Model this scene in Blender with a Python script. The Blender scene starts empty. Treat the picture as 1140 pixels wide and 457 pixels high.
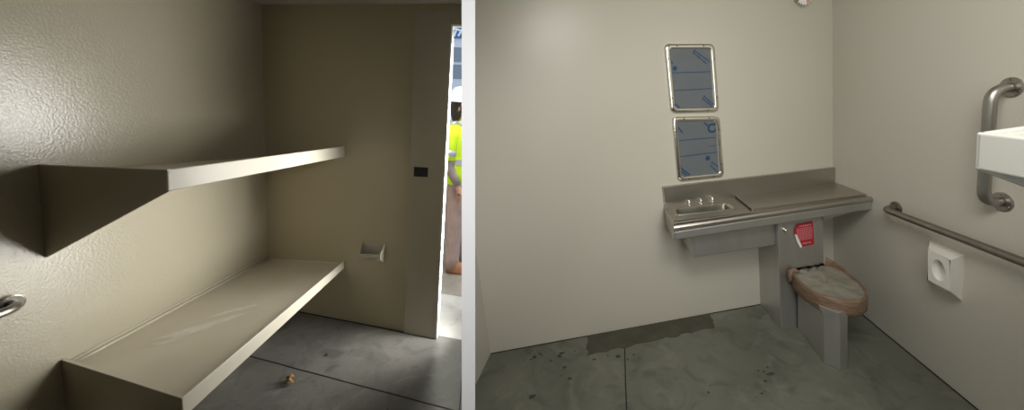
import bpy, bmesh, math, random
from mathutils import Vector as V, Matrix
random.seed(4)
S = bpy.context.scene
COL = S.collection

# ------------------------------------------------------------------ frames
# Two cells side by side, each measured in metres along its own walls:
# u along the main wall, v out from it into the room, h up from the floor.
class Frame:
    def __init__(s, o, a, b, z): s.o, s.a, s.b, s.z = V(o), V(a), V(b), V(z)
    def __call__(s, u, v, h): return s.o + s.a*u + s.b*v + s.z*h
FL = Frame((-1.97513, .85169, .17373), (.11354, .99258, -.04353), (.94317, -.29309, -.15664), (.17093, .02365, .985))
FR = Frame((0, 0, 0), (1, 0, 0), (-.25066, -.96807, 0), (0, 0, 1))
FW = Frame((0, 0, 0), (1, 0, 0), (0, 1, 0), (0, 0, 1))
RU = 2.654                       # width of the right cell

# ------------------------------------------------------------------ nodes
def mat(name, col, rough=.5, metal=0, noise=None, bump=None, spec=.5, coat=0, emit=None, alpha=None, trans=0, stretch=None, fade=None):
    """noise=(scale, col2, amount, detail)   bump=(scale, strength, distance)"""
    m = bpy.data.materials.new(name); m.use_nodes = True
    nt = m.node_tree; N = nt.nodes; L = nt.links
    b = N['Principled BSDF']
    b.inputs['Base Color'].default_value = (*col, 1)
    b.inputs['Roughness'].default_value = rough
    b.inputs['Metallic'].default_value = metal
    b.inputs['Specular IOR Level'].default_value = spec
    b.inputs['Coat Weight'].default_value = coat
    b.inputs['Transmission Weight'].default_value = trans
    if alpha is not None: b.inputs['Alpha'].default_value = alpha
    tc = N.new('ShaderNodeTexCoord'); mp = N.new('ShaderNodeMapping')
    L.new(tc.outputs['Object'], mp.inputs[0])
    if stretch: mp.inputs['Scale'].default_value = stretch
    if noise:
        sc, c2, amt, det = noise
        n = N.new('ShaderNodeTexNoise'); n.inputs['Scale'].default_value = sc; n.inputs['Detail'].default_value = det
        r = N.new('ShaderNodeMapRange'); r.inputs[1].default_value = .35; r.inputs[2].default_value = .65
        r.inputs[4].default_value = amt
        x = N.new('ShaderNodeMix'); x.data_type = 'RGBA'
        x.inputs[6].default_value = (*col, 1); x.inputs[7].default_value = (*c2, 1)
        L.new(mp.outputs[0], n.inputs[0]); L.new(n.outputs[0], r.inputs[0]); L.new(r.outputs[0], x.inputs[0])
        L.new(x.outputs[2], b.inputs['Base Color'])
    if bump:
        sc, st, di = bump
        n = N.new('ShaderNodeTexNoise'); n.inputs['Scale'].default_value = sc; n.inputs['Detail'].default_value = 3
        bp = N.new('ShaderNodeBump'); bp.inputs['Strength'].default_value = st; bp.inputs['Distance'].default_value = di
        L.new(mp.outputs[0], n.inputs[0]); L.new(n.outputs[0], bp.inputs['Height']); L.new(bp.outputs[0], b.inputs['Normal'])
    if emit: 
        b.inputs['Emission Color'].default_value = (*emit[0], 1); b.inputs['Emission Strength'].default_value = emit[1]
    return m

def concrete(name, c1, c2, c3, pale, rough=.75):
    m = bpy.data.materials.new(name); m.use_nodes = True
    nt = m.node_tree; N = nt.nodes; L = nt.links; b = N['Principled BSDF']
    tc = N.new('ShaderNodeTexCoord')
    def noise(s, d, dist=0):
        n = N.new('ShaderNodeTexNoise'); n.inputs['Scale'].default_value = s; n.inputs['Detail'].default_value = d
        n.inputs['Distortion'].default_value = dist; L.new(tc.outputs['Object'], n.inputs[0]); return n
    def mix(a, c, f):
        x = N.new('ShaderNodeMix'); x.data_type = 'RGBA'
        if isinstance(a, tuple): x.inputs[6].default_value = (*a, 1)
        else: L.new(a, x.inputs[6])
        x.inputs[7].default_value = (*c, 1); L.new(f, x.inputs[0]); return x.outputs[2]
    def ramp(n, lo, hi, top=1):
        r = N.new('ShaderNodeMapRange'); r.inputs[1].default_value = lo; r.inputs[2].default_value = hi; r.inputs[4].default_value = top
        L.new(n.outputs[0], r.inputs[0]); return r.outputs[0]
    c = mix(c1, c2, ramp(noise(2.2, 6, .6), .4, .62))
    c = mix(c, c3, ramp(noise(5.5, 5, 1.2), .52, .72, .8))
    c = mix(c, pale, ramp(noise(3.1, 7, 2.2), .56, .70, .55))
    c = mix(c, c3, ramp(noise(60, 3), .62, .75, .6))
    L.new(c, b.inputs['Base Color'])
    r = N.new('ShaderNodeMapRange'); r.inputs[3].default_value = rough-.2; r.inputs[4].default_value = rough+.15
    L.new(noise(4, 5, 1).outputs[0], r.inputs[0]); L.new(r.outputs[0], b.inputs['Roughness'])
    bp = N.new('ShaderNodeBump'); bp.inputs['Strength'].default_value = .25; bp.inputs['Distance'].default_value = .004
    L.new(noise(35, 6).outputs[0], bp.inputs['Height']); L.new(bp.outputs[0], b.inputs['Normal'])
    return m

M = dict(
 paintL = mat('olive_beige_gloss_paint', (.50, .455, .35), .26, noise=(1.3, (.47, .43, .325), .5, 3), bump=(95, .30, .004), spec=.7),
 paintB = mat('olive_beige_paint_shaded', (.47, .415, .285), .5, noise=(1.1, (.44, .39, .265), .5, 3), bump=(95, .2, .003), spec=.35),  # same paint as the long wall, darkened to stand for shade
 frameL = mat('olive_door_frame_enamel', (.44, .405, .31), .4, noise=(3, (.41, .38, .29), .5, 3), bump=(70, .1, .002)),
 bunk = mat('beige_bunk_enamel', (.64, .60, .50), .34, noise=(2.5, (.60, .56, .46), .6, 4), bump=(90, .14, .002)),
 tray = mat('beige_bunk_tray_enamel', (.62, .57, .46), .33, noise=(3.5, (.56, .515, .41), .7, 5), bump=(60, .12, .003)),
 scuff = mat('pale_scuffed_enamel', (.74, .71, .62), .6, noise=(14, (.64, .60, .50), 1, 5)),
 endp = mat('shaded_bunk_end_enamel', (.36, .31, .215), .42, bump=(90, .12, .002)),  # bunk enamel darkened in colour to stand for the end plate's shade
 white = mat('white_paint', (.86, .86, .84), .45, bump=(60, .05, .001)),
 bunkR = mat('white_bunk_enamel', (.53, .53, .49), .4, bump=(80, .06, .001)),
 paintR = mat('warm_grey_gloss_paint', (.555, .52, .45), .34, noise=(.9, (.52, .49, .425), .6, 3), bump=(80, .13, .003)),
 paintR2 = mat('warm_grey_wall_paint', (.555, .53, .465), .38, noise=(1.1, (.53, .50, .435), .6, 3), bump=(80, .13, .003)),
 ceil = mat('pale_ceiling_paint', (.6, .57, .5), .7, bump=(60, .1, .002)),
 bar = mat('white_border_edge', (.90, .90, .91), .55, bump=(120, .03, .0005)),
 conL = concrete('grey_blue_concrete', (.135, .133, .122), (.185, .18, .165), (.092, .09, .084), (.25, .245, .228), .36),
 conR = concrete('green_grey_concrete', (.118, .120, .096), (.15, .15, .122), (.08, .08, .064), (.21, .205, .17), .62),
 conO = concrete('brown_damp_concrete', (.27, .235, .195), (.34, .30, .25), (.20, .17, .14), (.38, .35, .31), .5),
 conT = concrete('pale_concrete', (.50, .48, .44), (.58, .56, .52), (.40, .38, .35), (.62, .60, .56), .7),  # paler concrete for the strip just beyond the door frame
 crack = mat('black_floor_joint', (.015, .014, .012), .9, bump=(90, .5, .004)),
 patch = mat('dark_damp_mortar', (.055, .052, .034), .8, noise=(9, (.075, .07, .05), 1, 6), bump=(60, .6, .006)),
 seal = mat('cream_sealant_bead', (.66, .61, .50), .4),
 steel = mat('brushed_stainless_steel', (.50, .47, .43), .38, 1, noise=(4, (.46, .43, .39), .6, 4), bump=(60, .12, .001), stretch=(.3, 6, 12)),
 steelP = mat('pedestal_stainless_steel', (.56, .55, .53), .46, .9, noise=(4, (.50, .49, .465), .6, 5), bump=(60, .05, .001), stretch=(4, 4, .6)),
 basin = mat('basin_stainless_steel', (.20, .195, .165), .42, .9, noise=(9, (.31, .30, .255), .8, 4)),
 bars = mat('satin_steel_tube', (.42, .40, .37), .38, 1, noise=(18, (.34, .32, .29), .8, 5), bump=(120, .15, .001)),
 barsD = mat('dark_satin_steel_tube', (.30, .28, .25), .4, 1, noise=(18, (.25, .23, .2), .8, 5)),
 chrome = mat('polished_steel', (.82, .80, .75), .16, 1, bump=(30, .25, .003)),
 screw = mat('dark_screw_head', (.22, .21, .19), .35, 1),
 film = mat('grey_blue_protective_film', (.125, .14, .155), .42, noise=(7, (.14, .155, .165), .7, 4), bump=(18, .2, .003)),
 ink = mat('blue_film_print', (.008, .045, .13), .5),
 inkp = mat('faint_blue_film_print', (.07, .10, .135), .5),
 black = mat('strike_hole_dark', (.004, .004, .004), .8),
 kraft = mat('brown_kraft_tape', (.235, .15, .10), .5, noise=(22, (.14, .085, .05), .8, 5), bump=(30, .6, .01), stretch=(1, 1, 5)),
 film2 = mat('cloudy_plastic_cover', (.29, .275, .225), .25, noise=(9, (.22, .20, .16), .9, 5), bump=(14, .7, .015), coat=.3),
 red = mat('red_sticker', (.42, .018, .035), .4, noise=(14, (.36, .02, .035), .6, 3)),
 redtxt = mat('pale_sticker_print', (.62, .25, .26), .5),
 paper = mat('white_sticker_back', (.8, .78, .74), .6),
 pvc = mat('white_moulded_plastic', (.78, .76, .70), .35),
 pocket = mat('olive_enamel_pocket', (.46, .44, .35), .4, bump=(60, .05, .001)),
 leaf = mat('dry_brown_leaf', (.42, .27, .10), .7, noise=(30, (.25, .14, .05), 1, 3)),
 crumb = mat('dark_concrete_crumb', (.05, .045, .035), .9),
 skin = mat('skin', (.52, .30, .21), .5), hair = mat('dark_brown_hair', (.025, .016, .012), .6, bump=(60, .6, .01)),
 hat = mat('white_hard_hat_plastic', (.8, .8, .82), .3), hiviz = mat('yellow_green_high_visibility_cloth', (.58, .80, .01), .7, noise=(10, (.48, .68, .01), .5, 3), bump=(12, .5, .02)),
 silver = mat('silver_reflective_tape', (.42, .43, .45), .35, .2), pants = mat('tan_pink_trouser_cloth', (.40, .28, .245), .85, noise=(12, (.32, .22, .19), .6, 4), bump=(9, .8, .03)),
 sleeve = mat('grey_brown_arm_sleeve', (.24, .20, .19), .8), boot = mat('orange_brown_boot_leather', (.36, .16, .07), .6),
 facade = mat('pale_blue_facade_panel', (.66, .72, .82), .5), glass = mat('grey_blue_window_glass', (.22, .27, .34), .12, .2),
 sign = mat('blue_sign_panel', (.03, .14, .36), .5), signw = mat('white_sign_letters', (.8, .85, .9), .5),
 bulb = mat('pink_glass_bulb', (.75, .30, .28), .2),
)

# ------------------------------------------------------------------ mesh builder
class MB:
    def __init__(s): s.v, s.f, s.sm, s.mi = [], [], [], []
    def add(s, vs, fs, smooth=False, mi=0):
        n = len(s.v); s.v += [V(p) for p in vs]
        s.f += [[n+i for i in f] for f in fs]; s.sm += [smooth]*len(fs); s.mi += [mi]*len(fs); return s
    def hexa(s, c, mi=0):                    # 8 corners: bottom ring 0-3, top ring 4-7
        return s.add(c, [(0,3,2,1),(4,5,6,7),(0,1,5,4),(1,2,6,5),(2,3,7,6),(3,0,4,7)], mi=mi)
    def box(s, F, u0, u1, v0, v1, h0, h1, mi=0):
        return s.hexa([F(u0,v0,h0),F(u1,v0,h0),F(u1,v1,h0),F(u0,v1,h0),F(u0,v0,h1),F(u1,v0,h1),F(u1,v1,h1),F(u0,v1,h1)], mi)
    def prism(s, pts, d, smooth=False, mi=0): # polygon (world points) pushed by vector d
        n = len(pts); d = V(d)
        s.add(list(pts)+[p+d for p in pts], [list(range(n))[::-1], [n+i for i in range(n)]], mi=mi)
        k = len(s.v)-2*n
        for i in range(n):
            s.f.append([k+i, k+(i+1)%n, k+n+(i+1)%n, k+n+i]); s.sm.append(smooth); s.mi.append(mi)
        return s
    def rings(s, R, caps=True, smooth=True, mi=0):
        n = len(R[0]); vs = [p for r in R for p in r]; fs = []
        for j in range(len(R)-1):
            for i in range(n):
                fs.append((j*n+i, j*n+(i+1)%n, (j+1)*n+(i+1)%n, (j+1)*n+i))
        s.add(vs, fs, smooth, mi)
        if caps:
            k = len(s.v)-len(vs)
            s.f.append([k+i for i in range(n)][::-1]); s.f.append([k+len(vs)-n+i for i in range(n)]); s.sm += [False, False]; s.mi += [mi, mi]
        return s
    def tube(s, path, r, n=14, mi=0):
        P = [V(p) for p in path]; R = []; prev = None
        for i, p in enumerate(P):
            t = (P[min(i+1, len(P)-1)]-P[max(i-1, 0)]).normalized()
            x = (prev if prev else (V((0,0,1)) if abs(t.z) < .9 else V((1,0,0))))
            x = (x-t*x.dot(t)).normalized(); prev = x; y = t.cross(x)
            rr = r[i] if isinstance(r, (list, tuple)) else r
            R.append([p+(x*math.cos(a)+y*math.sin(a))*rr for a in [2*math.pi*k/n for k in range(n)]])
        return s.rings(R, mi=mi)
    def disc(s, c, nrm, r, t, n=24, mi=0):
        nrm = V(nrm).normalized(); x = nrm.orthogonal().normalized(); y = nrm.cross(x)
        ring = lambda q, rr: [V(c)+nrm*q+(x*math.cos(a)+y*math.sin(a))*rr for a in [2*math.pi*k/n for k in range(n)]]
        return s.rings([ring(0, r), ring(t*.7, r), ring(t, r*.88)], smooth=False, mi=mi)
    def ball(s, c, r, n=12, sx=(1,0,0), sy=(0,1,0), sz=(0,0,1), sc=(1,1,1), mi=0):
        R = []
        for j in range(n//2+1):
            ph = -math.pi/2+math.pi*(j/(n//2)); q = max(math.cos(ph), .02)
            R.append([V(c)+V(sx)*(math.cos(a)*q*r*sc[0])+V(sy)*(math.sin(a)*q*r*sc[1])+V(sz)*(math.sin(ph)*r*sc[2]) for a in [2*math.pi*k/n for k in range(n)]])
        return s.rings(R, mi=mi)
    def build(s, name, m, parent=None, bevel=0, kind=None, label=None, subdiv=0, segs=2):
        o0 = V(parent['_o']) if parent is not None else V((0,0,0))
        me = bpy.data.meshes.new(name); me.from_pydata([p-o0 for p in s.v], [], s.f)
        for mm in (m if isinstance(m, list) else [m]): me.materials.append(M[mm])
        for p, q, k in zip(me.polygons, s.sm, s.mi): p.use_smooth = q; p.material_index = k
        bm = bmesh.new(); bm.from_mesh(me); bmesh.ops.recalc_face_normals(bm, faces=bm.faces); bm.to_mesh(me); bm.free()
        o = bpy.data.objects.new(name, me); COL.objects.link(o)
        o['_o'] = tuple(o0)
        if parent is not None:
            o.parent = parent
            if parent.type == 'MESH': pass
        if kind: o['kind'] = kind
        if label: o['label'] = label
        if bevel:
            b = o.modifiers.new('b', 'BEVEL'); b.width = bevel; b.segments = segs; b.limit_method = 'ANGLE'; b.angle_limit = math.radians(35); b.harden_normals = False
        if subdiv:
            d = o.modifiers.new('s', 'SUBSURF'); d.levels = d.render_levels = subdiv
        return o
def tag(o, label, cat, group=None):
    o['label'] = label; o['category'] = cat
    if group: o['group'] = group
    return o
def thing(name, label, cat, loc, group=None):
    e = bpy.data.objects.new(name, None); COL.objects.link(e); e.location = loc; e['_o'] = tuple(loc); e.empty_display_size = .1
    return tag(e, label, cat, group)
def recentre(o, loc):                        # move a top-level mesh's origin to its own base
    loc = V(loc); o.data.transform(Matrix.Translation(-loc)); o.location = loc; o['_o'] = tuple(loc); return o
def one(name, mb, m, label, cat, group=None, **k):
    o = mb.build(name, m, **k)
    c = sum(mb.v, V((0,0,0)))/len(mb.v); c.z = min(p.z for p in mb.v)
    recentre(o, c); return tag(o, label, cat, group)
def lerp(a, b, t): return a+(b-a)*t
def blerp(q, s, t):                          # q = tl, tr, br, bl
    return q[0].lerp(q[1], s).lerp(q[3].lerp(q[2], s), t)

# ------------------------------------------------------------------ camera
cd = bpy.data.cameras.new('camera'); cam = bpy.data.objects.new('camera', cd); COL.objects.link(cam); S.camera = cam
cd.sensor_width = 36; cd.lens = 12; cd.shift_x = -.02377; cd.shift_y = -.06509; cd.clip_start = .02
CP = V((.29009, -2.23305, 1.7605))
R3 = Matrix(((.98791, .12591, -.09044), (-.10508, .11500, -.98779), (-.11397, .98535, .12684)))
cam.matrix_world = Matrix.Translation(CP) @ R3.to_quaternion().to_matrix().to_4x4()
CX, CYU, CZ = (cam.matrix_world.to_3x3().col[i].normalized() for i in range(3))

# ------------------------------------------------------------------ the setting
def struct(name, mb, m, bevel=0, side=0):
    o = mb.build(name, m, kind='structure', bevel=bevel)
    if side:                                 # trimmed to the plane of the partition
        bm = bmesh.new(); bm.from_mesh(o.data)
        r = bmesh.ops.bisect_plane(bm, geom=bm.verts[:]+bm.edges[:]+bm.faces[:], plane_co=CP, plane_no=dn*side, clear_inner=True)
        bmesh.ops.edgeloop_fill(bm, edges=[e for e in r['geom_cut'] if isinstance(e, bmesh.types.BMEdge)])
        bm.to_mesh(o.data); bm.free()
    return o
# added partition: white edge stands for a border strip, sides part the light
dd = (-CZ + CX*(-75.6/380)).normalized()     # along the partition
dn = dd.cross(CYU).normalized()
a0 = CP+dd*.41
mb = MB()
t = .0156/2*1.0
e1 = dd*2.80
c0 = [a0-dn*t-CYU*2.6, a0+dn*t-CYU*2.6, a0+dn*t+e1-CYU*2.6, a0-dn*t+e1-CYU*2.6]
mb.hexa(c0+[p+CYU*4.6 for p in c0])
struct('added_partition', mb, 'bar')

# left cell ----------------------------------------------------------
HL = 2.62
lean = .014                                  # the long wall is slightly out of plumb
mb = MB(); mb.hexa([FL(-4.4,0,0),FL(.0,0,0),FL(.0,-.12,0),FL(-4.4,-.12,0),FL(-4.4,-lean*HL,HL),FL(0,-lean*HL,HL),FL(0,-.16,HL),FL(-4.4,-.16,HL)])
struct('wall_left', mb, 'paintL')
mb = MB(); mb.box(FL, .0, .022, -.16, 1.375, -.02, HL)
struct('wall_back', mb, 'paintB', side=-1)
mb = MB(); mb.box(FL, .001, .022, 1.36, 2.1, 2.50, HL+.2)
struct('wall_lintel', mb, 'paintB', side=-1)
mb = MB(); mb.box(FL, -4.4, .12, -.16, 2.05, HL-.005, HL+.12)
mb.box(FL, -4.4, -2.2, 2.05, 3.0, HL, HL+.12)
struct('ceiling_left', mb, 'ceil', side=-1)
mb = MB(); P = [FL(-4.4,-.12,0),FL(-4.4,2.9,0),FL(-2.4566,2.357,0),FL(-.565,2.003,0),FL(-.154,1.914,0),FL(.03,1.98,0),FL(.03,-.12,0)]
mb.prism([p-FL.z*.1 for p in P], FL.z*.1)
struct('floor_left', mb, 'conL', side=-1)
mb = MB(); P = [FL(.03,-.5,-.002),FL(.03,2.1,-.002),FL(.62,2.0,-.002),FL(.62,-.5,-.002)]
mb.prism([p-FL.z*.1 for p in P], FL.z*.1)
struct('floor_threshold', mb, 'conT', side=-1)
mb = MB(); P = [FL(.62,-3,-.004),FL(.62,1.744,-.004),FL(.987,1.665,-.004),FL(1.8,1.9,-.004),FL(9,4,-.004),FL(9,-6,-.004)]
mb.prism([p-FL.z*.1 for p in P], FL.z*.1)
struct('floor_outside', mb, 'conO')
# saw-cut joints in the left floor
def joint(name, F, pts, w, m='crack'):
    mb = MB()
    for (p, q) in zip(pts[:-1], pts[1:]):
        p, q = V(p), V(q); d = (q-p).normalized(); n = V((-d.y, d.x))
        n2 = n*w/2
        mb.prism([F(*(p+n2), .0005), F(*(q+n2), .0005), F(*(q-n2), .0005), F(*(p-n2), .0005)], F.z*.001)
    return struct(name, mb, m)
random.seed(2)
def wob(a, b, n, s): return [(lerp(a[0],b[0],i/n)+random.uniform(-s,s), lerp(a[1],b[1],i/n)+random.uniform(-s,s)) for i in range(n+1)]
joint('trim_1', FL, wob((-.52,-.1),(-.594,1.99), 24, .0018), .008)
joint('trim_2', FL, [(-.62,1.96),(-.423,1.925),(-.30,1.90)], .007)
# door frame of the left cell: jamb with strike pocket, and head
fr = bpy.data.objects.new('door_1', None); COL.objects.link(fr); fr.location = FL(0,1.46,0); fr['_o'] = tuple(FL(0,1.46,0)); fr['kind'] = 'structure'
jb = MB(); T = .018
jb.hexa([FL(-T,1.326,0),FL(-T,1.606,0),FL(.026,1.606,0),FL(.026,1.326,0),FL(-T,1.364,2.561),FL(-T,1.655,2.561),FL(.026,1.655,2.561),FL(.026,1.364,2.561)])
jb.build('jamb', 'frameL', fr, bevel=.003)
hb = MB(); hb.box(FL, -T, .026, 1.655, 2.05, 2.462, 2.561); hb.build('head', 'frameL', fr, bevel=.002)
rt = MB(); rt.hexa([FL(-T-.003,1.606,.003),FL(-T-.003,1.618,.003),FL(.028,1.618,.003),FL(.028,1.606,.003),FL(-T-.003,1.655,2.462),FL(-T-.003,1.667,2.462),FL(.028,1.667,2.462),FL(.028,1.655,2.462)])
rt.box(FL, -T-.003, .028, 1.660, 2.0, 2.450, 2.462)
rt.build('edge_strip', 'white', fr, label='edge of the opening, daylight on it put in as white')  # jamb return coloured white, standing for the daylight that falls on it
sp = MB(); sp.hexa([FL(-T-.003,1.384,1.302),FL(-T-.003,1.500,1.308),FL(-T+.001,1.500,1.308),FL(-T+.001,1.384,1.302),FL(-T-.003,1.385,1.378),FL(-T-.003,1.502,1.382),FL(-T+.001,1.502,1.382),FL(-T+.001,1.385,1.378)])
sp.build('strike_pocket', 'black', fr, label='square latch pocket, its dark inside put in as black')  # flat black plate, its colour standing for the dark of a hole

# right cell ----------------------------------------------------------
HR = 2.66
mb = MB(); mb.box(FW, -.6, RU+.15, .0, .12, 0, HR); struct('wall_rear', mb, 'paintR', side=1)
b2 = V((-.25066,-.96807,0)); l2 = V((-.3408,-.94014,0)); n2 = V((.96807,-.25066,0))
mb = MB(); q = [V((RU,0,0)), V((RU,0,0))+b2*3.9]; mb.prism([q[0], q[1], q[1]+n2*.12, q[0]+n2*.12], V((0,0,HR))); struct('wall_right', mb, 'paintR2')
mb = MB(); mb.prism([V((0,.0,0)), l2*.55, l2*.55+V((-.02,.007,0)), V((-.02,.0,0))], V((0,0,HR))); struct('wall_side', mb, 'paintR2', side=1)
def FRp(u, v): p = FR(u, v, 0); return V((p.x, p.y, 0))
mb = MB(); P = [V((-.6,.1,0)), V((RU+.2,.1,0)), FRp(RU+.12, 3.9), FRp(.55, 3.9), FRp(.868, 2.3067), FRp(-.011,.431)]
P[4] = V((.29,-2.233,0)); mb.prism([p-V((0,0,.1)) for p in P], V((0,0,.1))); struct('floor_right', mb, 'conR', side=1)
mb = MB(); P = [V((-.9,.12,HR)), V((RU+.2,.12,HR)), FRp(RU+.12, 3.9)+V((0,0,HR)), V((-.9,-3.7,HR))]
mb.prism(P, V((0,0,.1))); struct('ceiling_right', mb, 'ceil', side=1)
mb = MB(); mb.box(FW, -3.2, 2.2, -3.75, -3.63, -.6, 2.9); struct('wall_front', mb, 'paintR2')
joint('trim_3', FR, wob((.972,.0),(.88,1.05), 14, .0012), .007)
joint('trim_4', FR, [(0,.004),(1.3,.004),(2.04,.004)], .010)
joint('trim_5', FR, [(RU-.004,.0),(RU-.004,1.6)], .012)
joint('trim_6', FL, [(-.006,.0),(-.006,.9),(-.022,1.60)], .012)
# dark damp mortar patch on the right floor
random.seed(8)
def edge(a, b, n, s): return [(lerp(a[0],b[0],i/n)+random.uniform(-s,s), lerp(a[1],b[1],i/n)+random.uniform(-s,s)) for i in range(n)]
pts = edge((.70,.006),(1.635,.006),22,.0)+edge((1.637,.0),(1.622,.148),7,.008)+edge((1.622,.148),(.688,.192),26,.012)+edge((.686,.2),(.705,.01),7,.012)
pts = [(u, max(v, .006)) for u, v in pts]
mb = MB(); mb.prism([FR(u, v, 0) for u, v in pts], V((0,0,.003)))
one('floor_patch', mb, 'patch', 'long dark damp mortar patch on the floor against the right cell back wall', 'mortar patch')

# ------------------------------------------------------------------ bunks of the left cell
def bunk_left(name, label, un, zt, lip, wallz, drop, tray, recess, sealant):
    """zt = lip top heights: near wall, near front, far front;  tray = pan heights near wall, near front, far front, far wall"""
    B = .76
    root = thing(name, label, 'bunk', FL(un/2, .38, zt[1]-lip[0]), None)
    mb = MB()                                                   # pan
    n = 14
    vs = []; fs = []
    for i in range(n+1):
        for j in range(n+1):
            s, q = i/n, j/n
            h = lerp(lerp(tray[0], tray[3], s), lerp(tray[1], tray[2], s), q)
            vs.append(FL(lerp(un+.012, 0, s), lerp(0, B-.012, q), h))
    m0 = len(vs); vs += [p-FL.z*.02 for p in vs]
    for i in range(n):
        for j in range(n):
            k = i*(n+1)+j; fs += [(k, k+1, k+n+2, k+n+1), (m0+k, m0+k+n+1, m0+k+n+2, m0+k+1)]
    for i in range(n):
        for k, st in ((i, 1), (n*(n+1)+i, 1)): fs.append((k, k+1, m0+k+1, m0+k))
        for k in (i*(n+1), i*(n+1)+n): fs.append((k, k+n+1, m0+k+n+1, m0+k))
    mb.add(vs, fs); mb.build('tray', 'tray', root)
    fl = MB()                                                   # front edge
    fl.hexa([FL(un,B-.014,zt[1]-lip[0]),FL(0,B-.014,zt[2]-lip[1]),FL(0,B,zt[2]-lip[1]),FL(un,B,zt[1]-lip[0]),
             FL(un,B-.014,zt[1]),FL(0,B-.014,zt[2]),FL(0,B,zt[2]),FL(un,B,zt[1])])
    fl.build('front_edge', 'bunk', root, bevel=.004)
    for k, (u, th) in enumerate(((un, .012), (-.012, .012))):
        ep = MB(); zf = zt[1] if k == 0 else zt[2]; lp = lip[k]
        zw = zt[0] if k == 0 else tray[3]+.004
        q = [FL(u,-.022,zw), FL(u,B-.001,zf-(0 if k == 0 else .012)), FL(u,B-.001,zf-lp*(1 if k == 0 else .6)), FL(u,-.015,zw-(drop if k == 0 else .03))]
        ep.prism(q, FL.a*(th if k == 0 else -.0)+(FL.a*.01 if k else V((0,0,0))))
        ep.build('end_plate', 'endp' if k == 0 else 'bunk', root, bevel=.003, label='tapered end plate, shade put into its dark colour' if k == 0 else None)
    tip = MB(); tip.hexa([FL(un-.0005,0,zt[0]-.003),FL(un-.0005,B,zt[1]-.003),FL(un+.013,B,zt[1]-.003),FL(un+.013,0,zt[0]-.003),
                         FL(un-.0005,0,zt[0]+.0015),FL(un-.0005,B,zt[1]+.0015),FL(un+.013,B,zt[1]+.0015),FL(un+.013,0,zt[0]+.0015)])
    tip.build('top_edge', 'bunk', root)
    if sealant:
        sb = MB(); sb.tube([FL(lerp(un+.02,0,i/10), .003, lerp(tray[0],tray[3],i/10)+.006) for i in range(11)], .007, 8)
        sb.tube([FL(lerp(un+.02,0,i/10), .0, lerp(tray[0],tray[3],i/10)+.028) for i in range(11)], .003, 8)
        sb.build('sealant_bead', 'seal', root)
    return root
lowb = bunk_left('wall_bunk', 'lower beige steel wall bunk with scuffed top, beneath the upper bunk in the left cell', -1.300, (.499,.464,.524), (.10,.065), 0, .38, (.445,.445,.500,.434), .03, True)
upb = bunk_left('wall_bunk', 'upper beige steel wall bunk high on the long wall of the left cell', -1.324, (1.491,1.534,1.491), (.094,.086), 0, .454, (1.460,1.500,1.455,1.345), .03, False)
# scuffed pale swirl on the lower bunk's tray
random.seed(5)
sc = MB()
for (x0, y0, x1, y1, w) in ((-1.03,.20,-.70,.50,.028),(-1.00,.27,-.74,.44,.020),(-.86,.24,-.58,.52,.016),(-1.06,.24,-.93,.33,.022)):
    n = 12; A = []; Bq = []
    for i in range(n+1):
        s = i/n; u = lerp(x0,x1,s)+.02*math.sin(5*s+x0*9); v = lerp(y0,y1,s)+.02*math.sin(4*s+y0*20)
        ww = w*math.sin(math.pi*min(max(s,.04),.96))*(1+random.uniform(-.25,.25))
        for side, L_ in ((1, A), (-1, Bq)):
            uu, vv = u-ww*side*.6, v+ww*side*.7
            ss = (uu+1.288)/1.288; qq = vv/.748
            h = lerp(lerp(.445,.434,ss), lerp(.445,.500,ss), qq)
            L_.append(FL(uu, vv, h+.0012))
    sc.add(A+Bq, [(i, i+1, n+1+i+1, n+1+i) for i in range(n)])
sc.build('scuff_mark', 'scuff', lowb, label='pale smeared scuff mark on the tray')

# pocket on the back wall
root = thing('wall_pocket', 'small olive open-topped pocket on the dark back wall beside the door frame', 'wall pocket', FL(0,1.02,.56))
W4 = [FL(0,.925,.715), FL(0,1.128,.728), FL(0,1.121,.562), FL(0,.893,.571)]      # on wall tl tr br bl
Fr4 = [FL(-.08,.948,.644), FL(-.08,1.124,.660), FL(-.08,1.125,.625), FL(-.08,.945,.612)]
mb = MB(); mb.hexa([Fr4[3],Fr4[2],Fr4[2]+FL.a*.008,Fr4[3]+FL.a*.008,Fr4[0],Fr4[1],Fr4[1]+FL.a*.008,Fr4[0]+FL.a*.008]); mb.build('front_lip', 'pocket', root, bevel=.002)
mb = MB(); mb.prism([W4[0],W4[3],Fr4[3],Fr4[0]], FL.b*.007); mb.build('side_plate', 'pocket', root, bevel=.001)
mb = MB(); mb.prism([W4[1],W4[2],Fr4[2],Fr4[1]], FL.b*.010); mb.build('side_plate', 'pocket', root, bevel=.001)
mb = MB(); mb.hexa([W4[3],W4[2],Fr4[2],Fr4[3],W4[3]+FL.z*.008,W4[2]+FL.z*.008,Fr4[2]+FL.z*.008,Fr4[3]+FL.z*.008]); mb.build('bottom', 'pocket', root)
mb = MB(); mb.prism([p-FL.a*.001 for p in W4], -FL.a*.003); mb.build('back_plate', 'pocket', root)

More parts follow.
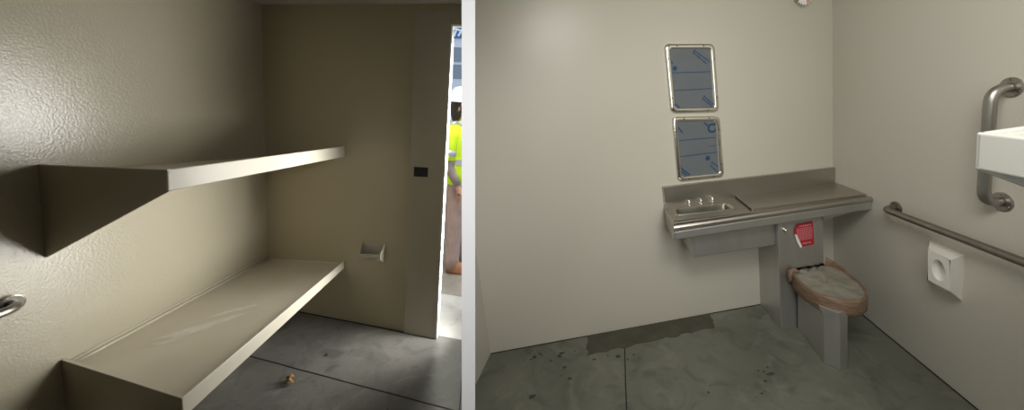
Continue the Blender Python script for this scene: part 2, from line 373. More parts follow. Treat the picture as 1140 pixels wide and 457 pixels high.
# grab bar at the left edge (runs away to the left behind the picture's edge)
def arc(p0, p1, p2, n=8):                    # quadratic bend
    return [V(p0)*(1-t)**2+V(p1)*2*t*(1-t)+V(p2)*t*t for t in [i/n for i in range(n+1)]]
def grab(name, label, fl0, fl1, outv, r, m, group=None, bend=.06):
    base = V(fl0) if V(fl0).z < V(fl1).z else V(fl1)
    root = thing(name, label, 'grab bar', base, group)
    fl0, fl1, outv = V(fl0), V(fl1), V(outv)
    a, b = fl0+outv, fl1+outv; d = (b-a).normalized()
    path = [fl0]+arc(fl0+outv*.25, a, a+d*bend)+arc(b-d*bend, b, fl1+outv*.25)+[fl1]
    MB().tube(path, r, 18).build('tube', m, root)
    for c in (fl0, fl1):
        f = MB().disc(c, outv, r*2.1, .007).build('flange', m, root)
        x = d; y = outv.normalized().cross(x)
        for k in range(3):
            a_ = math.radians(90+120*k+30); p = c+outv.normalized()*.006+(x*math.cos(a_)+y*math.sin(a_))*r*1.62
            MB().disc(p, outv, r*.27, .003, 10).build('screw', 'screw', f)
    return root
grab('grab_bar', 'grey steel grab bar on the long wall at the left edge of the left cell', FL(-1.445,0,.880), FL(-2.35,0,.89), FL.b*.062, .019, 'bars')

# ------------------------------------------------------------------ litter on the left floor
random.seed(11)
def scrap(F, u, v, r, m, name, label, cat, group=None, k=7):
    mb = MB()
    c = F(u, v, r*.55)
    for i in range(k):
        o = V((random.uniform(-1,1), random.uniform(-1,1), random.uniform(-.3,.5)))*r*.75
        n = V((random.uniform(-1,1), random.uniform(-1,1), random.uniform(.2,1))).normalized(); x = n.orthogonal().normalized(); y = n.cross(x)
        q = r*random.uniform(.4,.7)
        mb.prism([c+o+x*q, c+o+y*q*.8+n*q*.3, c+o-x*q*.9, c+o-y*q*.7+n*q*.25], n*.0025)
    zmin = min((p-F.o).dot(F.z) for p in mb.v)
    for p in mb.v: p -= F.z*(zmin-.0005)
    return one(name, mb, m, label, cat, group)
scrap(FL, -.655, .792, .031, 'leaf', 'dry_leaf', 'crumpled golden brown dry leaf on the left cell floor', 'leaf', k=11)
scrap(FL, -.388, .872, .013, 'crumb', 'plastic_scrap', 'tiny dark scrap on the left cell floor between leaf and door frame', 'scrap', k=5)

# ------------------------------------------------------------------ mirrors
def roundq(q, r, w, hgt, n=5):               # rounded quad outline, q tl tr br bl; r in metres
    out = []
    for (cx, cy, a0_) in ((r/w, r/hgt, 180), (1-r/w, r/hgt, 270), (1-r/w, 1-r/hgt, 0), (r/w, 1-r/hgt, 90)):
        for i in range(n+1):
            a = math.radians(a0_+90*i/n)
            out.append(blerp(q, cx+math.cos(a)*r/w, cy+math.sin(a)*r/hgt))
    return out
def mirror(q, label, marks):
    q = [V((u, -.0, h)) for u, h in q]
    w = (q[1]-q[0]).length; h = (q[3]-q[0]).length
    root = thing('mirror', label, 'mirror', (q[2]+q[3])/2, 'framed security mirrors above the basin')
    Y = V((0,-1,0))
    inset = lambda d: [blerp(q, d/w, d/h), blerp(q, 1-d/w, d/h), blerp(q, 1-d/w, 1-d/h), blerp(q, d/w, 1-d/h)]
    prof = [(0, .0, .036), (.002, .011, .036), (.009, .017, .034), (.026, .019, .026), (.033, .015, .02), (.037, .006, .016), (.038, .003, .016)]
    R = []
    for d, y, r in prof: R.append([p+Y*y for p in roundq(inset(d), r, w-2*d, h-2*d)])
    MB().rings(R, caps=False).build('frame', 'chrome', root)
    g = inset(.036); gw, gh = w-.072, h-.072
    pane = MB(); pane.prism([p+Y*.001 for p in roundq(g, .016, gw, gh)], Y*.004); pn = pane.build('mirror_panel', 'film', root, label='mirror panel under grey-blue protective film')
    for s_, t_ in ((.24,.036),(.76,.036),(.24,.964),(.76,.964),(.048,.22),(.048,.78),(.952,.22),(.952,.78)):
        c = blerp(q, s_, t_); MB().disc(c+Y*.0155, Y, .0055, .004, 10).build('screw', 'screw', root)
    I = lambda s_, t_: blerp(g, s_, t_)+Y*.0055
    def stroke(s0, t0, s1, t1, wd, m='ink'):
        a, b = I(s0, t0), I(s1, t1); d = (b-a).normalized(); n = d.cross(Y).normalized()*wd/2
        ink[m].prism([a+n, b+n, b-n, a-n], Y*.0004)
    ink = {'ink': MB(), 'inkp': MB()}
    for k in marks:
        if k[0] == 'line': stroke(*k[1:5], .005)
        elif k[0] == 'faint': stroke(*k[1:5], .006, 'inkp')
        elif k[0] == 'thick': stroke(*k[1:5], .009)
        elif k[0] == 'text':                 # a run of slanting printed dashes like the film's repeated lettering
            _, s0, t0, s1, t1, n = k
            for i in range(n):
                f0, f1 = (i+.1)/n, (i+.78)/n
                stroke(lerp(s0,s1,f0), lerp(t0,t1,f0), lerp(s0,s1,f1), lerp(t0,t1,f1), .0085 if i % 3 else .012)
        elif k[0] == 'ring':
            c = I(k[1], k[2]); rr = k[3]
            n = 18; X, Z = V((1,0,0)), V((0,0,1)); A = [c+(X*math.cos(a)+Z*math.sin(a))*rr for a in [.6+2*math.pi*.86*i/n for i in range(n+1)]]
            Bq = [c+(p-c)*.62 for p in A]; off = Y*.0005
            ink['ink'].add([p+off for p in A+Bq], [(i, i+1, n+2+i, n+1+i) for i in range(n)])
        elif k[0] == 'star':
            c = I(k[1], k[2])
            for i in range(4):
                a = math.pi*i/4; d = V((math.cos(a),0,math.sin(a)))*k[3]; n = V((-math.sin(a),0,math.cos(a)))*.0025
                ink['ink'].prism([c+d+n, c-d+n, c-d-n, c+d-n], Y*.0004)
            ink['ink'].disc(c, Y, k[3]*.6, .0006, 12)
    for kk, i_ in ink.items():
        if i_.f: i_.build('film_print', kk, pn)
    return root
mirror([(1.413,1.999),(1.768,1.964),(1.780,1.495),(1.427,1.529)], 'upper of the two mirrors in rounded steel frames above the basin',
  [('line',.02,.40,.98,.385),('line',.0,.70,.98,.675),('star',.09,.325,.020),('text',.60,.02,.99,.22,9),('text',.57,.05,.90,.255,8),
   ('text',.76,.80,.99,.96,6),('text',.72,.84,.96,.99,6),('faint',.02,.545,.07,.55),('thick',.0,.20,.05,.24),('thick',.0,.92,.12,.99)])
mirror([(1.433,1.506),(1.782,1.470),(1.795,1.030),(1.445,1.042)], 'lower of the two mirrors in rounded steel frames, just over the backsplash',
  [('line',.02,.34,.98,.315),('line',.0,.635,.98,.60),('ring',.91,.135,.034),('star',.73,.70,.021),('thick',.02,.10,.12,.20),
   ('thick',.0,.84,.22,.99),('thick',.0,.90,.14,.99),('text',.78,.84,.98,.99,6),('text',.82,.78,.99,.88,4),('faint',.78,.475,.97,.47),('thick',.70,.03,.82,.10)])

# ------------------------------------------------------------------ sink unit
su = thing('sink_counter', 'stainless steel sink counter with pedestal cabinet against the back wall of the right cell', 'sink', FR(2.05,.15,0))
vf = lambda u: lerp(.275, .354, (u-1.339)/(RU-1.339))        # front line of the top
HC = lambda u: lerp(.876, .864, (u-1.34)/1.31)
UE = RU-.004
def q4(us, vs, h): return [FR(u, v, h) for u, v in zip(us, vs)]
# top sheet with basin opening
bo = [(1.402,.075),(1.772,.100),(1.785,.222),(1.383,.186)]      # basin mouth far-left, far-right, near-right, near-left
def rr(c, r, n=4):
    out = []
    m = len(c)
    for i in range(m):
        p0, p, p1 = V(c[i-1]), V(c[i]), V(c[(i+1)%m])
        a = p+(p0-p).normalized()*r; b = p+(p1-p).normalized()*r
        out += [a.lerp(p, t).lerp(p.lerp(b, t), t) for t in [k/n for k in range(n+1)]]
    return out
def loop_outer(inner, F_, corners):           # project each inner point outwards to the rectangle, for a bridged ring
    c = sum((V(p) for p in inner), V((0,0)))/len(inner); out = []
    m = len(corners)
    for p in inner:
        d = (V(p)-c); best = None
        for i in range(m):
            a, b = V(corners[i]), V(corners[(i+1)%m]); e = b-a
            den = d.x*e.y-d.y*e.x
            if abs(den) < 1e-9: continue
            t = ((a.x-c.x)*e.y-(a.y-c.y)*e.x)/den; s_ = ((a.x-c.x)*d.y-(a.y-c.y)*d.x)/den
            if t > 0 and -1e-6 <= s_ <= 1+1e-6 and (best is None or t < best): best = t
        out.append(c+d*best)
    return out
inner = rr(bo, .03)
corn = [(1.345,.0),(1.875,.0),(1.860,vf(1.86)),(1.339,vf(1.339))]
# four plates round the mouth plus a fan in each rounded corner
mb = MB(); n = len(inner); top_ = lambda p: FR(p[0], p[1], HC(p[0]))
for i in range(4):
    a, b = corn[i], corn[(i+1)%4]; c, d = bo[(i+1)%4], bo[i]
    mb.add([top_(a), top_(b), top_(c), top_(d)], [(0,1,2,3)])
    arc_ = inner[i*5:i*5+5]
    mb.add([top_(bo[i])]+[top_(p) for p in arc_], [(0,k,k+1) for k in range(1,5)])
bs_ = inner; low = [V(p).lerp(V((1.585,.147)), .10) for p in inner]; low2 = [V(p).lerp(V((1.585,.147)), .2) for p in inner]
mb.build('countertop', 'steel', su)
bw = MB(); bw.rings([[FR(*p, HC(p[0])+.001) for p in inner], [FR(*p, .862) for p in low[:]], [FR(*p, .74) for p in low], [FR(*p, .725) for p in low2]], caps=False)
bw.add([FR(*p, .725) for p in low2], [list(range(n))]); bn = bw.build('basin', 'basin', su, label='rounded oblong basin')
MB().disc(FR(1.6,.15,.7255), (0,0,1), .022, .003).build('drain', 'screw', bn)
rim = MB(); rim.tube([FR(*p, HC(p[0])+.0005) for p in inner]+[FR(*inner[0], HC(inner[0][0]))], .003, 6); rim.build('rim', 'steel', bn)
# top edge under the sheet and the raised deck at the right
ed = MB(); ed.hexa([FR(1.345,.0,.80),FR(UE,0,.80),FR(UE,vf(UE)-.04,.80),FR(1.339,vf(1.339)-.008,.80),
   FR(1.345,.0,.822),FR(UE,0,.822),FR(UE,vf(UE)-.04,.822),FR(1.339,vf(1.339)-.008,.822)])
ed.build('under_frame', 'steelP', su)
# left cheek
ck = MB(); ck.prism([FR(1.336,0,.876),FR(1.336,.277,.876),FR(1.328,.318,.855),FR(1.326,.322,.775),FR(1.338,.235,.765),FR(1.338,0,.745)], V((.006,0,0)))
ck.build('end_panel', 'steel', su, bevel=.001)
dk = MB(); dk.hexa([FR(1.875,.0,.846),FR(UE,.0,.842),FR(UE,.312,.846),FR(1.862,.285,.85),FR(1.875,.0,.885),FR(UE,.0,.873),FR(UE,.312,.874),FR(1.862,.285,.885)])
dk.build('raised_deck', 'steel', su, bevel=.0015, label='raised flat steel deck beside the basin')
sm_ = MB(); sm_.hexa([FR(1.869,.004,.878),FR(1.876,.004,.878),FR(1.862,.283,.877),FR(1.855,.283,.877),FR(1.869,.004,.8795),FR(1.876,.004,.8795),FR(1.862,.283,.8785),FR(1.855,.283,.8785)])
sm_.build('seam', 'crack', su, label='dark seam beside the raised deck')
# front: shadow groove, rounded rail, apron
def strip(prof, u0, u1, name, m, f0, f1, dh=0, smooth=False):
    R = []
    for (s_, f_) in ((0, f0), (1, f1)):
        u = u0 if s_ == 0 else u1
        R.append([FR(u+(-.012 if s_ == 0 and u0 < 1.4 else 0), f_+dv, h+(dh if s_ else 0)) for dv, h in prof])
    MB().rings(R, smooth=smooth).build(name, m, su, bevel=.001)
strip([(-.02,.874),(.0,.870),(.002,.860),(-.012,.852),(-.03,.852)], 1.345, UE, 'top_edge', 'steel', .275, .312, -.010)
strip([(-.05,.852),(.012,.854),(.024,.862),(.038,.862),(.046,.852),(.046,.838),(.036,.828),(.018,.824),(-.05,.824)], 1.340, UE, 'front_rail', 'steel', .275, .318, .006, True)
strip([(-.02,.826),(.040,.826),(.044,.822),(.044,.779),(.038,.772),(-.02,.772)], 1.338, UE, 'apron', 'steelP', .276, .312, .012)
strip([(-.10,.775),(-.004,.775),(-.004,.735),(-.10,.735)], 2.355, UE-.03, 'lower_apron', 'steelP', .300, .300, .03)
# backsplash
bk = MB(); bk.hexa([FR(1.340,0,.745),FR(RU-.004,0,.80),FR(RU-.004,.022,.80),FR(1.345,.022,.80),FR(1.333,0,1.026),FR(RU-.004,0,.985),FR(RU-.004,.024,.985),FR(1.337,.024,1.026)])
bk.build('backsplash', 'steel', su, bevel=.003)
# push buttons
for (u) in (1.517, 1.604, 1.690):
    b = MB(); c = FR(u, .034, HC(u)); b.tube([c, c+V((0,0,.006))], .013, 14); b.tube([c+V((0,0,.005)), c+V((0,0,.026))], [.008,.009], 12); b.ball(c+V((0,0,.027)), .010, 10)
    b.build('tap_button', 'chrome', su)
# basin housing below
bx = MB(); bx.hexa([FR(1.462,.0,.600),FR(2.04,.0,.595),FR(2.04,.25,.592),FR(1.462,.25,.600),FR(1.42,0,.78),FR(2.04,.0,.78),FR(2.04,.25,.78),FR(1.422,.25,.78)])
bx.build('basin_housing', 'steelP', su, bevel=.006)
# pedestal cabinet
pc = MB(); pc.hexa([FR(2.043,.0,0),FR(2.36,.0,0),FR(2.36,.288,0),FR(2.040,.288,0),FR(2.043,.0,.78),FR(2.36,.0,.78),FR(2.36,.283,.78),FR(2.040,.283,.78)])
cab = pc.build('pedestal_cabinet', 'steelP', su, bevel=.003)
b = MB(); c = FR(2.085,.288,.709); b.disc(c, b2, .016, .006); b.ball(c+b2*.009, .010, 12); b.build('flush_button', 'chrome', cab)
# red sticker, its lower left corner peeled
stf = lambda s_, t_: FR(lerp(2.150,2.292,s_), .2875, lerp(.737,.572,t_))
st = MB(); st.prism([stf(.16,.03),stf(.94,.0),stf(1,.98),stf(.33,1.0),stf(.0,.42),stf(.03,.2)], b2*.0012); stk = st.build('warning_sticker', 'red', cab, label='red printed sticker with a peeled corner')
hd = MB(); tx_ = MB(); ft = MB()
def sb_(s0, s1, t0, th, tx=None):
    (tx or tx_).prism([stf(s0,t0)+b2*.0015, stf(s1,t0)+b2*.0015, stf(s1,t0+th)+b2*.0015, stf(s0,t0+th)+b2*.0015], b2*.0004)
random.seed(3)
x = .26
while x < .84: wd = random.uniform(.04,.09); sb_(x, x+wd, .10, .06, hd); x += wd+.03
for r in range(9):
    x = .12+.03*max(0, r-4)
    while x < .88: wd = random.uniform(.05,.14); sb_(x, min(x+wd,.9), .22+r*.058, .028); x += wd+.025
x = .42
while x < .84: wd = random.uniform(.04,.09); sb_(x, x+wd, .84, .05, ft); x += wd+.02
tx_.build('sticker_text', 'redtxt', stk); hd.build('sticker_heading', 'redtxt', stk); ft.build('sticker_footer', 'redtxt', stk)
pl = MB(); pl.prism([stf(.02,.42)+b2*.001, stf(.10,.44)+b2*.006, stf(.36,.97)+b2*.006, stf(.30,1.04)+b2*.001, stf(.14,.78)], b2*.0006); pl.build('peeled_corner', 'paper', stk)

# ------------------------------------------------------------------ toilet
to = thing('toilet', 'stainless steel toilet bowl on a faceted pedestal in front of the steel cabinet', 'toilet', FR(2.23,.46,0))
pd = MB()
bot = [(2.158,.296),(2.133,.588),(2.186,.654),(2.231,.654),(2.262,.62),(2.29,.54),(2.335,.296)]
top = [(2.128,.296),(2.112,.560),(2.172,.652),(2.245,.652),(2.285,.61),(2.32,.53),(2.38,.296)]
pd.rings([[FR(u, v, 0) for u, v in bot], [FR(u, v, .30) for u, v in bot], [FR(*V(p).lerp(V(q_), .6), .36) for p, q_ in zip(bot, top)]], smooth=False)
pd.build('pedestal', 'steelP', to, bevel=.004)
# bowl: an oval that widens towards the seat. Oval in world floor axes
oc = FR(2.262,.445,0); od = (FR(2.225,.665,0)-FR(2.27,.23,0)).normalized(); ox = V((-od.y, od.x, 0))
def oval(a, b, h, n=40, sq=2.2, sh=0, wob_=0):
    out = []
    for i in range(n):
        t_ = 2*math.pi*i/n; c_, s_ = math.cos(t_), math.sin(t_)
        r_ = (abs(c_)**sq+abs(s_)**sq)**(-1/sq)
        w_ = 1+wob_*random.uniform(-1,1)
        p = oc+od*(a*c_*r_*w_+sh)+ox*(b*s_*r_*w_); out.append(V((p.x, min(p.y, -.2825), h+(.006*random.uniform(-1,1) if wob_ else 0))))
    return out
bwl = MB(); bwl.rings([oval(.13,.085,.27,sh=-.03), oval(.17,.115,.31,sh=-.01), oval(.200,.140,.345), oval(.205,.147,.40)])
bwl.build('bowl', 'steelP', to)
random.seed(21)
wr = thing('seat_wrapping', 'brown kraft tape and cloudy plastic wrapped around the toilet rim', 'wrapping', oc+V((0,0,.30)))
rg = MB(); rg.rings([oval(.208,.150,.315,wob_=.012), oval(.219,.160,.330,wob_=.01), oval(.224,.164,.362,wob_=.008), oval(.222,.163,.392,wob_=.008), oval(.224,.164,.418,wob_=.012), oval(.216,.157,.428,wob_=.014), oval(.207,.149,.418,wob_=.012)], caps=False)
rg.build('tape_band', 'kraft', wr, label='crinkled brown tape band')
# wrinkled plastic top
tp = MB(); R = []
for k, f in enumerate((1, .8, .6, .4, .2, .03)):
    R.append([V((p.x, p.y, .414+random.uniform(-.005,.005)+(.004 if k > 2 else 0))) for p in oval(.212*f, .153*f, 0)])
tp.rings(R, caps=False); tp.add([p for p in R[-1]], [list(range(40))]); tp.build('plastic_top', 'film2', wr, label='cloudy plastic cover over the seat')
# loose tape ears: at the left back and a raised paper flap along the right back
er = MB(); c = oc-od*.17+ox*(-.145)
ear = FR(2.105,.318,0)
er.tube([V((ear.x,ear.y,.40))+V(o) for o in ((-.008,.0,-.035),(-.002,.006,.0),(.008,.008,.028),(.028,.004,.036),(.042,-.012,.026))], [.012,.018,.018,.016,.010], 8)
er.build('tape_ear', 'kraft', wr)
fp = MB(); pts_ = [(2.372,.294,.475),(2.405,.315,.452),(2.425,.38,.436),(2.425,.47,.424),(2.405,.55,.418)]
A = [FR(u,v,h) for u,v,h in pts_]; Bq = [FR(u-.012,v,.400) for u,v,h in pts_]; C_ = [p+n2*.004 for p in A]; D_ = [p+n2*.004 for p in Bq]
n = len(A); fp.add(A+Bq+C_+D_, [(i,i+1,n+i+1,n+i) for i in range(n-1)]+[(2*n+i,3*n+i,3*n+i+1,2*n+i+1) for i in range(n-1)]+[(i,2*n+i,2*n+i+1,i+1) for i in range(n-1)])
fp.build('paper_flap', 'kraft', wr)

# ------------------------------------------------------------------ right wall fittings
WR = lambda v, h, off=0: FR(RU, v, h)-n2*off
hz = grab('grab_bar', 'long horizontal steel grab bar sloping out of the picture on the right cell wall', WR(.530,.858), WR(1.95,.888), -n2*.07, .0185, 'barsD', 'grab bars on the right cell wall')
vt = grab('grab_bar', 'short upright steel grab bar partly behind the white bunk corner', WR(1.046,1.070), WR(1.054,1.566), -n2*.072, .0200, 'bars', 'grab bars on the right cell wall')
# toilet paper holder: frustum block with round recess
ph = thing('toilet_paper_holder', 'cream moulded toilet paper holder with a round hole under the horizontal grab bar', 'toilet paper holder', WR(.82,.505))
Bs = [WR(.735,.750), WR(.908,.755), WR(.904,.510), WR(.731,.504)]
Fc = [FR(RU-.09,.808,.751), FR(RU-.09,.916,.746), FR(RU-.09,.917,.589), FR(RU-.09,.806,.580)]
hc = FR(RU-.09,.862,.664); ex = (Fc[1]-Fc[0]).normalized(); ey = V((0,0,1)); nf = -n2
hr = (.034, .054)
n = 32
circ = [hc+ex*(math.cos(2*math.pi*i/n)*hr[0])+ey*(math.sin(2*math.pi*i/n)*hr[1]) for i in range(n)]
# project hole points to the face outline
def to2(p): return V(((p-hc).dot(ex), (p-hc).dot(ey)))
F2 = [to2(p) for p in Fc]; C2 = [to2(p) for p in circ]
O2 = loop_outer(C2, None, F2)
ph_b = MB()
vs = [hc+ex*p.x+ey*p.y for p in O2]+circ
fs = [(i,(i+1)%n,n+(i+1)%n,n+i) for i in range(n)]
for c in F2:
    best = min(range(n), key=lambda i: (O2[i]-c).length+(O2[(i+1)%n]-c).length)
    vs.append(hc+ex*c.x+ey*c.y); fs.append((best, len(vs)-1, (best+1)%n))
ph_b.add(vs, fs)
ph_b.add(Bs+Fc, [(0,1,5,4),(1,2,6,5),(2,3,7,6),(3,0,4,7),(0,3,2,1)])
ph_b.build('block', 'pvc', ph)
rc = MB(); rc.rings([[p for p in circ], [p-nf*.035 for p in [hc+(c-hc)*.97 for c in circ]], [p-nf*.052 for p in [hc+(c-hc)*.75 for c in circ]], [p-nf*.056 for p in [hc+(c-hc)*.2 for c in circ]]], caps=False)
rc.add([p-nf*.056 for p in [hc+(c-hc)*.2 for c in circ]], [list(range(n))]); rc.build('recess', 'pvc', ph)

# white bunk of the right cell: its far corner comes into view at the right edge
V0, V1, LU = 1.515, 2.95, RU-.76
rb = thing('wall_bunk', 'white steel bunk corner in front of the upright grab bar in the right cell', 'bunk', FR(RU-.38, V0, 1.04))
mb = MB(); mb.box(FR, LU+.004, RU, V0+.004, V1, 1.500, 1.520); mb.build('tray', 'bunkR', rb)
mb = MB(); mb.hexa([FR(LU,V0,1.432),FR(LU,V1,1.432),FR(LU+.02,V1,1.432),FR(LU+.02,V0,1.432),FR(LU,V0,1.531),FR(LU,V1,1.531),FR(LU+.02,V1,1.531),FR(LU+.02,V0,1.531)])
mb.build('front_edge', 'bunkR', rb, bevel=.006, segs=3)
mb = MB(); mb.prism([FR(LU,V0,1.531),FR(RU-.002,V0,1.531),FR(RU-.002,V0,1.08),FR(LU,V0,1.432)], FR.b*.016); mb.build('end_plate', 'bunkR', rb, bevel=.005, segs=3)
mb = MB(); mb.prism([FR(LU,V1-.016,1.531),FR(RU-.002,V1-.016,1.531),FR(RU-.002,V1-.016,1.08),FR(LU,V1-.016,1.432)], FR.b*.016); mb.build('end_plate', 'bunkR', rb, bevel=.005)

# sprinkler high on the rear wall
spk = thing('sprinkler_head', 'small toothed white sprinkler head high on the right cell wall at the top edge', 'sprinkler', (2.392,-.0,2.16))
c = V((2.392,-.0,2.200)); Y = V((0,-1,0))
MB().disc(c, Y, .036, .006).build('escutcheon', 'chrome', spk)
MB().tube([c, c+Y*.045], .012, 12).build('body', 'chrome', spk)
df = MB(); n = 32; out = []
for i in range(n): 
    r_ = .056 if i % 2 else .040; a = 2*math.pi*i/n; out.append(c+Y*.05+V((math.cos(a)*r_, 0, math.sin(a)*r_)))
df.prism(out, Y*.003); df.build('deflector', 'white', spk)
MB().ball(c+Y*.056+V((.022,0,-.028)), .011, 10, sc=(1,1,.8)).build('glass_bulb', 'bulb', spk)

# crumbs and debris on the right floor
random.seed(17)
spots = [(.328,.113),(.305,.128),(.380,.110),(.362,.090),(.505,.146),(.517,.125),(.450,.175),(.904,.243),(.835,.222),(.545,.250),(.540,.265),(.362,.425),(.378,.420),(.350,.432),(.610,.128),(.523,.312),(1.79,.590),(1.74,.628),(1.765,.566),(1.68,.695),(1.70,.688),(1.80,.545),(1.42,.586),(1.395,.625),(.745,.232),(1.01,.255),(1.735,.553),(1.64,.712),(.965,.285),(.585,.348)]
for i, (u, v) in enumerate(spots):
    r = random.choice((.004,.006,.008,.011)) if i not in (0, 4, 7, 11, 16) else .013
    mb = MB(); k = random.randint(5, 7); a0_ = random.random()*6
    el = random.uniform(1, 2.2)
    ring = [FR(u, v, 0)+V((math.cos(a0_+6.283*j/k)*r*el*random.uniform(.7,1.1), math.sin(a0_+6.283*j/k)*r*random.uniform(.7,1.1), 0)) for j in range(k)]
    cc = sum(ring, V((0,0,0)))/k
    mb.rings([ring, [p.lerp(cc, .35)+V((0,0,r*.35)) for p in ring]], smooth=False)
    one('concrete_crumb', mb, 'crumb', 'tiny dark concrete crumb scattered on the right cell floor', 'crumb', 'concrete crumbs on the right cell floor')

# ------------------------------------------------------------------ outside the doorway: person
O = FL(1.20, 1.465, 0)
UP = FL.z.normalized(); FWD = (FL.b-UP*FL.b.dot(UP)).normalized(); SD = UP.cross(FWD)   # faces to the right; SD points away from camera-left
k_ = 1.13
def PP(f, s, h): return O+(FWD*f+SD*s+UP*h)*k_
pe = thing('person', 'person in white hard hat, yellow-green safety shirt and tan trousers standing outside the doorway', 'person', O)
def skinned(name, m, verts, edges, root=0, parent=pe, lv=2, label=None):
    me = bpy.data.meshes.new(name); o0 = V(parent['_o'])
    me.from_pydata([PP(*v[:3])-o0 for v in verts], edges, [])
    me.materials.append(M[m]); o = bpy.data.objects.new(name, me); COL.objects.link(o); o.parent = parent; o['_o'] = tuple(o0)
    o.modifiers.new('skin', 'SKIN'); 
    if not me.skin_vertices: me.attributes
    bpy.context.view_layer.objects.active = o
    sv = me.skin_vertices[0].data
    for i, v in enumerate(verts):
        r = v[3]; r = r if isinstance(r, tuple) else (r, r)
        sv[i].radius = (r[0]*k_, r[1]*k_); sv[i].use_root = (i == root)
    for i in (root,): sv[i].use_root = True
    o.modifiers['skin'].use_smooth_shade = True
    s_ = o.modifiers.new('sub', 'SUBSURF'); s_.levels = s_.render_levels = lv
    if label: o['label'] = label
    return o
bv = [(0,0,.95,.12),(0,0,1.12,.115),(0,0,1.32,.12),(-.005,0,1.46,.06),(.015,0,1.53,.052),(.02,0,1.62,.082),(.025,0,1.69,.085),(.01,0,1.74,.06)]
be = [(0,1),(1,2),(2,3),(3,4),(4,5),(5,6),(6,7)]
def limb(pts, at):
    i = len(bv)
    for j, p in enumerate(pts): bv.append(p); be.append((at if j == 0 else i+j-1, i+j))
    return len(bv)-1
for sgn, fk in ((-1, .0), (1, .06)):
    a = limb([(-.01,.15*sgn,1.41,.055),(-.02+fk,.20*sgn,1.26,.048),(-.03+fk,.215*sgn,1.12,.042),(.03+fk,.21*sgn,.98,.034),(.07+fk,.20*sgn,.89,.026),(.085+fk,.195*sgn,.84,.030)], 2)
    for j in range(4):
        dx = .022*(j-1.5); ln = (.036,.044,.042,.034)[j]
        limb([(.092+fk+dx*.9,.195*sgn,.80,.0095),(.095+fk+dx,.190*sgn,.80-ln,.0085),(.088+fk+dx,.180*sgn,.775-ln,.0075)], a)
    limb([(.115+fk,.185*sgn,.82,.011),(.128+fk,.18*sgn,.795,.0095)], a)
    limb([(.0,.09*sgn,.86,.085),(.01+fk*.5,.10*sgn,.50,.055),(-.02+fk,.10*sgn,.12,.036),(-.01+fk,.10*sgn,.05,.038),(.10+fk,.10*sgn,.035,.032)], 0)
skinned('body', 'skin', bv, be)
# face details
MB().ball(PP(.115,0,1.625), .016, 8, sx=tuple(FWD), sy=tuple(SD), sz=tuple(UP), sc=(1,.8,1.3)).build('nose', 'skin', pe)
for sgn in (-1, 1): MB().ball(PP(.005,.083*sgn,1.63), .028, 8, sx=tuple(FWD), sy=tuple(SD), sz=tuple(UP), sc=(.7,.3,1.1)).build('ear', 'skin', pe)
def body_ring(f, h, a, b, n=28, tilt=0):
    return [PP(f+a*math.cos(t_), b*math.sin(t_), h+tilt*math.cos(t_)) for t_ in [2*math.pi*i/n for i in range(n)]]
hr_ = MB(); hr_.rings([body_ring(-.035,1.50,.055,.060), body_ring(-.030,1.56,.078,.082), body_ring(-.022,1.63,.094,.093), body_ring(-.01,1.70,.100,.096), body_ring(0,1.74,.09,.09)]); hr_.build('hair', 'hair', pe)
h_ = MB(); h_.rings([body_ring(.02,1.685,.155,.125,tilt=.0), body_ring(.02,1.690,.157,.127), body_ring(.005,1.70,.128,.118), body_ring(.005,1.75,.126,.114), body_ring(.005,1.80,.108,.098), body_ring(.005,1.83,.075,.068), body_ring(.005,1.843,.03,.03)]); h_.build('hard_hat', 'hat', pe)
# shirt with reflective tape
SR = [(0,.90,.150,.195),(0,1.0,.148,.192),(0,1.12,.145,.190),(0,1.25,.152,.200),(-.005,1.36,.150,.205),(-.01,1.42,.128,.180),(-.01,1.47,.085,.11),(-.005,1.50,.062,.075)]
sh = MB(); sh.rings([body_ring(*r) for r in SR]); 
shirt = sh.build('safety_shirt', 'hiviz', pe)
for sgn, fk in ((-1, .0), (1, .06)):
    s_ = MB(); s_.tube([PP(-.005,.13*sgn,1.43), PP(-.012+fk*.3,.185*sgn,1.36), PP(-.02+fk,.205*sgn,1.26), PP(-.028+fk,.215*sgn,1.14)], [.075,.082,.076,.072], 16); s_.build('sleeve', 'hiviz', shirt)
    s_ = MB(); s_.tube([PP(-.022+fk,.208*sgn,1.235), PP(-.026+fk,.213*sgn,1.18)], [.0785,.0765], 16); s_.build('reflective_band', 'silver', shirt)
    s_ = MB(); s_.tube([PP(-.028+fk,.215*sgn,1.15), PP(-.03+fk,.215*sgn,1.10), PP(.03+fk,.21*sgn,.98), PP(.07+fk,.20*sgn,.90)], [.056,.052,.046,.036], 12); s_.build('arm_sleeve', 'sleeve', shirt, label='grey-brown sleeve under the shirt')
s_ = MB(); s_.rings([body_ring(0,1.085,.149,.194), body_ring(0,1.14,.149,.194)], caps=False); s_.build('reflective_band', 'silver', shirt)
for sgn in (-1, 1):                          # braces over the shoulders, curving down the back and chest
    for dirn in (-1, 1):
        pts_ = [(-.005,.09*sgn,1.485),(-.005+.065*dirn,.10*sgn,1.465),(-.005+.11*dirn,.105*sgn,1.42),(-.004+.135*dirn,.11*sgn,1.36),(.0+.135*dirn,.115*sgn,1.25),(.0+.128*dirn,.115*sgn,1.12)]
        s_ = MB(); s_.tube([PP(*p) for p in pts_], .024, 8); s_.build('reflective_band', 'silver', shirt)
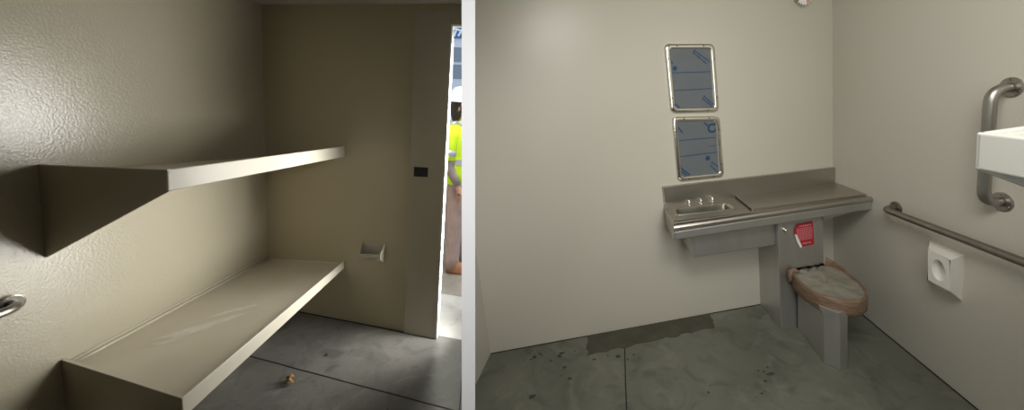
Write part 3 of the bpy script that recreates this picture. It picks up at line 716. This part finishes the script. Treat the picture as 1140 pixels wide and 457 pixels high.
# trousers
tr = MB(); tr.rings([body_ring(0,.80,.135,.180), body_ring(0,.93,.140,.188), body_ring(0,.98,.132,.178)])
for sgn, fk in ((-1, 0), (1, .06)):
    tr.tube([PP(.0,.085*sgn,.90), PP(.0,.09*sgn,.74), PP(.005+fk*.5,.098*sgn,.50), PP(-.005+fk,.10*sgn,.28), PP(-.01+fk,.10*sgn,.12), PP(-.015+fk,.10*sgn,.05)], [.11,.118,.098,.082,.080,.082], 18)
tr.build('trousers', 'pants', pe)
for sgn, fk in ((-1, 0), (1, .06)):
    b_ = MB(); b_.rings([[PP(.035+fk+.145*math.cos(t_)*(1 if math.cos(t_) > 0 else .72), .10*sgn+.05*math.sin(t_), h) for t_ in [6.283*i/20 for i in range(20)]] for h in (.0,.02)] +
        [[PP(.02+fk+.12*q_*math.cos(t_), .10*sgn+.045*q_*math.sin(t_), h) for t_ in [6.283*i/20 for i in range(20)]] for h, q_ in ((.06,.95),(.10,.6))]); b_.build('boot', 'boot', pe)

# ------------------------------------------------------------------ building across the yard
bl = thing('building', 'pale blue building with grey windows seen through the doorway behind the hard hat', 'building', FL(5.2, .4, 0))
mb = MB(); mb.box(FL, 5.0, 5.4, -2.6, 3.2, 0, 4.6); mb.build('facade', 'facade', bl)
for (h0, h1) in ((2.46,2.775),(2.835,3.16)):
    for k in range(6):
        w_ = MB(); v0 = -2.4+k*.9; w_.box(FL, 4.985, 5.0, v0, v0+.84, h0, h1); wp = w_.build('window', 'glass', bl)
        if True:
            f_ = MB(); f_.box(FL, 4.97, 4.99, v0+.35, v0+.39, h0, h1); f_.build('mullion', 'facade', wp)
sg = MB(); sg.box(FL, 4.955, 4.985, -.5, .75, 3.36, 3.60); sgo = sg.build('sign_panel', 'sign', bl)
lt = MB()
for (v0, h0, v1, h1) in ((.30,3.39,.36,3.57),(.30,3.57,.46,3.52),(.40,3.40,.50,3.57)):
    p, q_ = FL(4.953, v0, h0), FL(4.953, v1, h1); d = (q_-p).normalized(); nn = d.cross(FL.a).normalized()*.022
    lt.prism([p+nn, q_+nn, q_-nn, p-nn], -FL.a*.003)
lt.build('sign_letters', 'signw', sgo)
pl_ = MB(); pl_.tube([FL(4.6,.10,0), FL(4.6,.10,.0+2.0)], .05, 10)

# ------------------------------------------------------------------ light
def area(name, loc, target, size, size_y, power, col, spread=180):
    ld = bpy.data.lights.new(name, 'AREA'); ld.shape = 'RECTANGLE'; ld.size = size; ld.size_y = size_y; ld.energy = power; ld.color = col; ld.spread = math.radians(spread)
    o = bpy.data.objects.new(name, ld); COL.objects.link(o); o.location = loc
    o.rotation_euler = (V(target)-V(loc)).to_track_quat('-Z', 'Y').to_euler(); return o
# added unseen strip lamps beside the partition, standing in for doorway daylight
def strip_lamp(name, z, y, off, turn, lx, ly, power, col, spread):
    o = area(name, (0,0,0), (0,1,0), lx, ly, power, col, spread)
    n = Matrix.Rotation(math.radians(turn), 3, CYU) @ dn
    o.matrix_world = Matrix.Translation(CP+dd*z-CYU*y-dn*off) @ Matrix((CYU.cross(n), CYU, n)).transposed().to_4x4()
    return o
strip_lamp('daylight_standin_upper', 2.67, -.15, .027, -10, .06, 1.1, 17, (1,.99,.95), 112)
strip_lamp('daylight_standin_lower', 2.73, .88, .027, -17, .06, 1.1, 18.5, (1,.985,.93), 138)
area('threshold_fill', FL(.50,1.70,3.05), FL(-.12,1.72,0), .5, .4, 32, (1,.98,.95), 110)  # added unseen lamp over the doorway to brighten the threshold floor
area('right_cell_lamp', (1.0,-1.85,2.5), (2.2,-.7,.5), .9, .5, 22, (1,.99,.925), 165)
area('right_cell_daylight', (1.0,-2.6,1.7), (1.7,-.1,.6), .7, 1.4, 6.5, (.98,1,.95), 95)
area('partition_fill', (.75,-3.1,2.1), tuple(CP+dd*.5), .3, .3, .9, (1,1,1), 40)  # added unseen lamp, only to brighten the partition's white edge
w = bpy.data.worlds.new('sky'); S.world = w; w.use_nodes = True
bg = w.node_tree.nodes['Background']; bg.inputs[0].default_value = (.80,.90,1,1); bg.inputs[1].default_value = .95

for o in list(bpy.data.objects):
    if '_o' in o: del o['_o']
S.view_settings.view_transform = 'Standard'; S.view_settings.look = 'None'; S.view_settings.gamma = 1
S.view_settings.use_curve_mapping = False; S.view_settings.exposure = 0
